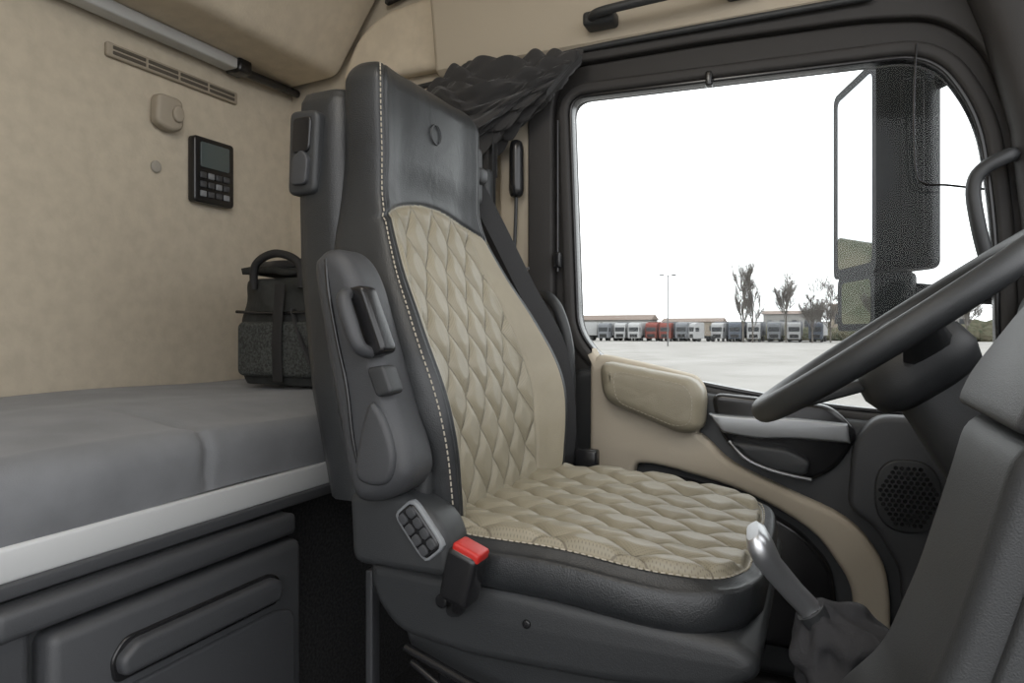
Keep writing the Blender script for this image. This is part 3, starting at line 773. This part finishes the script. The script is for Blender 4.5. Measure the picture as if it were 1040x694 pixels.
for a in [(-57, 142, 2, 0, True, tm[0]), (-42, 140, 2, 1.45, True, None), (-38.8, 141, 0, 1.57, True, None), (-35.6, 140, 0, 1.6, True, tm[0]), (-32.4, 142, 1, 1.57, True, tm[1]), (-29.2, 141, 1, 1.5, True, tm[2]),
          (-26, 141, 2, 1.57, True, None), (-22.6, 138, 0, .6, False, None), (-18.8, 141, 0, 1.4, True, None), (-15.4, 140, 3, 1.5, True, tm[2]), (-12, 140, 0, 1.57, True, None), (-8.4, 141, 2, 1.57, True, None), (-4.8, 141, 0, 1.57, True, None), (-1.0, 142, 3, 1.5, True, None)]:
    truck(a[0], a[1], tm[a[2]], a[3], a[4], a[5])
def house(x, y, w_, d_, h, m=M_tan):
    e = empty('building'); e.location = (x, y, GZ+.01)
    box('facade', 0, w_, 0, d_, 0, h, m, e, .05)
    prism('roof', 'yz', [[(-.5, h), (d_/2, h+w_*.07), (d_+.5, h)]], -.5, w_+.5, M_roof, e, bev=.05)
    for k in range(int(w_/3)):
        box('window_pane_%d' % k, 1+k*3, 2.2+k*3, -.05, .05, h*.45, h*.75, M_tw, e, .02)
for i, a in enumerate([(-66, 190, 22, 10, 5.2), (-41, 192, 16, 10, 4.6), (-14, 190, 14, 10, 6.5), (2, 187, 9, 12, 8.5), (13, 186, 18, 12, 6.5), (36, 178, 14, 10, 7.5), (54, 172, 12, 10, 9), (-90, 190, 20, 10, 6)]):
    house(*a, m=M_tan if i % 2 else M_tan2)
def tree(x, y, h, spread=.35, name='bare_tree', seed=1, col=M_bark, th=.10):
    rnd = random.Random(seed); v = []; f = []
    def br(p, d, l, r, dep):
        q = p+d*l; s = d.cross(Vector((.3, .9, .1))).normalized(); t = d.cross(s); k = len(v)
        for c, rr in ((p, r), (q, r*.7)):
            for a in range(3): v.append(c+s*rr*math.cos(a*2.09)+t*rr*math.sin(a*2.09))
        for a in range(3): f.append((k+a, k+(a+1) % 3, k+3+(a+1) % 3, k+3+a))
        if dep == 0: return
        for _ in range(6):
            nd = (d+Vector((rnd.uniform(-1, 1), rnd.uniform(-1, 1), rnd.uniform(-.1, .6)))*spread*1.6).normalized()
            br(p+d*l*rnd.uniform(.3, 1), nd, l*rnd.uniform(.45, .72), max(.017, r*.45), dep-1)
        br(q, (d+Vector((rnd.uniform(-.2, .2), rnd.uniform(-.2, .2), .3))).normalized(), l*.7, max(.02, r*.6), dep-1)
    br(Vector((0, 0, 0)), Vector((0, 0, 1)), h*.33, th*1.8, 4)
    o = mesh(name, v, f, col, angle=0); o.location = (x, y, GZ); return o
for i, (x, y, h, s) in enumerate([(-13.2, 132, 18, .20), (-11.6, 133, 16, .20), (-6.0, 136, 16, .45), (-1.5, 135, 16, .45), (1.5, 137, 15, .45), (6, 136, 15, .5), (12, 136, 14, .45), (22, 135, 16, .45), (28, 138, 15, .45), (34, 130, 15, .4), (40, 140, 16, .4),
                                  (-92, 84, 20, .4), (-84, 92, 23, .35), (-78, 98, 21, .4)]):
    tree(x, y, h, s, seed=i+1)
M_hedge = mat('hedge_green', (.055, .06, .040), 1, col2=(.10, .09, .065), nscale=.8, spec=.05)
def hedge(x0, y0, x1, y1, h, name='hedge', seed=1, m=M_hedge):
    rnd = random.Random(seed); bm = bmesh.new(); n = max(4, int(math.hypot(x1-x0, y1-y0)/(h*.45)))
    for i in range(n):
        t = i/(n-1); r = h*rnd.uniform(.35, .6)
        bmesh.ops.create_icosphere(bm, subdivisions=3, radius=r, matrix=Matrix.Translation((x0+(x1-x0)*t+rnd.uniform(-1, 1), y0+(y1-y0)*t+rnd.uniform(-1, 1), GZ+r*.6)) @ Matrix.Diagonal((1.3, 1, 1, 1)))
    for v_ in bm.verts: v_.co += Vector((rnd.uniform(-.2, .2), rnd.uniform(-.2, .2), rnd.uniform(-.2, .2)))*h*.2
    me = bpy.data.meshes.new(name); bm.to_mesh(me); bm.free(); return finish(me, name, m, angle=0)
hedge(-14, 163, 70, 162, 3.8, seed=3); hedge(-110, 240, 90, 235, 6, seed=5)
# wooded hill on the rear side of the lot (seen in the door mirror)
v = []; f = []; n1, n2 = 60, 30
rnd = random.Random(9)
for i in range(n1):
    for j in range(n2):
        s = i/(n1-1); t = j/(n2-1); an = math.radians(118+s*60)
        R = 190+t*120; h = 33*math.sin(math.pi*t)*(.75+.25*math.sin(s*9)+.12*math.sin(s*23))*smoothstep(0, .15, s)*smoothstep(0, .15, 1-s)
        v.append((R*math.cos(an), R*math.sin(an), GZ+h+(rnd.uniform(-1.0, 1.0) if h > 2 else 0)))
for i in range(n1-1):
    for j in range(n2-1): f.append((i*n2+j, (i+1)*n2+j, (i+1)*n2+j+1, i*n2+j+1))
mesh('hillside', v, f, mat('hill_grass', (.065, .070, .048), 1, col2=(.12, .11, .08), nscale=.08, spec=.05), angle=60)
def lamp(x, y, h):
    e = empty('street_lamp'); e.location = (x, y, GZ)
    tube('pole', [(0, 0, 0), (0, 0, h)], .10, M_lam, e, 8, smooth=False)
    box('crossbar', -1.0, 1.0, -.06, .06, h-.1, h, M_lam, e, .02)
    box('lamp_head_1', -1.2, -.6, -.2, .2, h-.1, h+.12, M_lam, e, .05)
    box('lamp_head_2', .6, 1.2, -.2, .2, h-.1, h+.12, M_lam, e, .05)
lamp(-20.3, 99, 10.3)
lamp(-64, 172, 11)
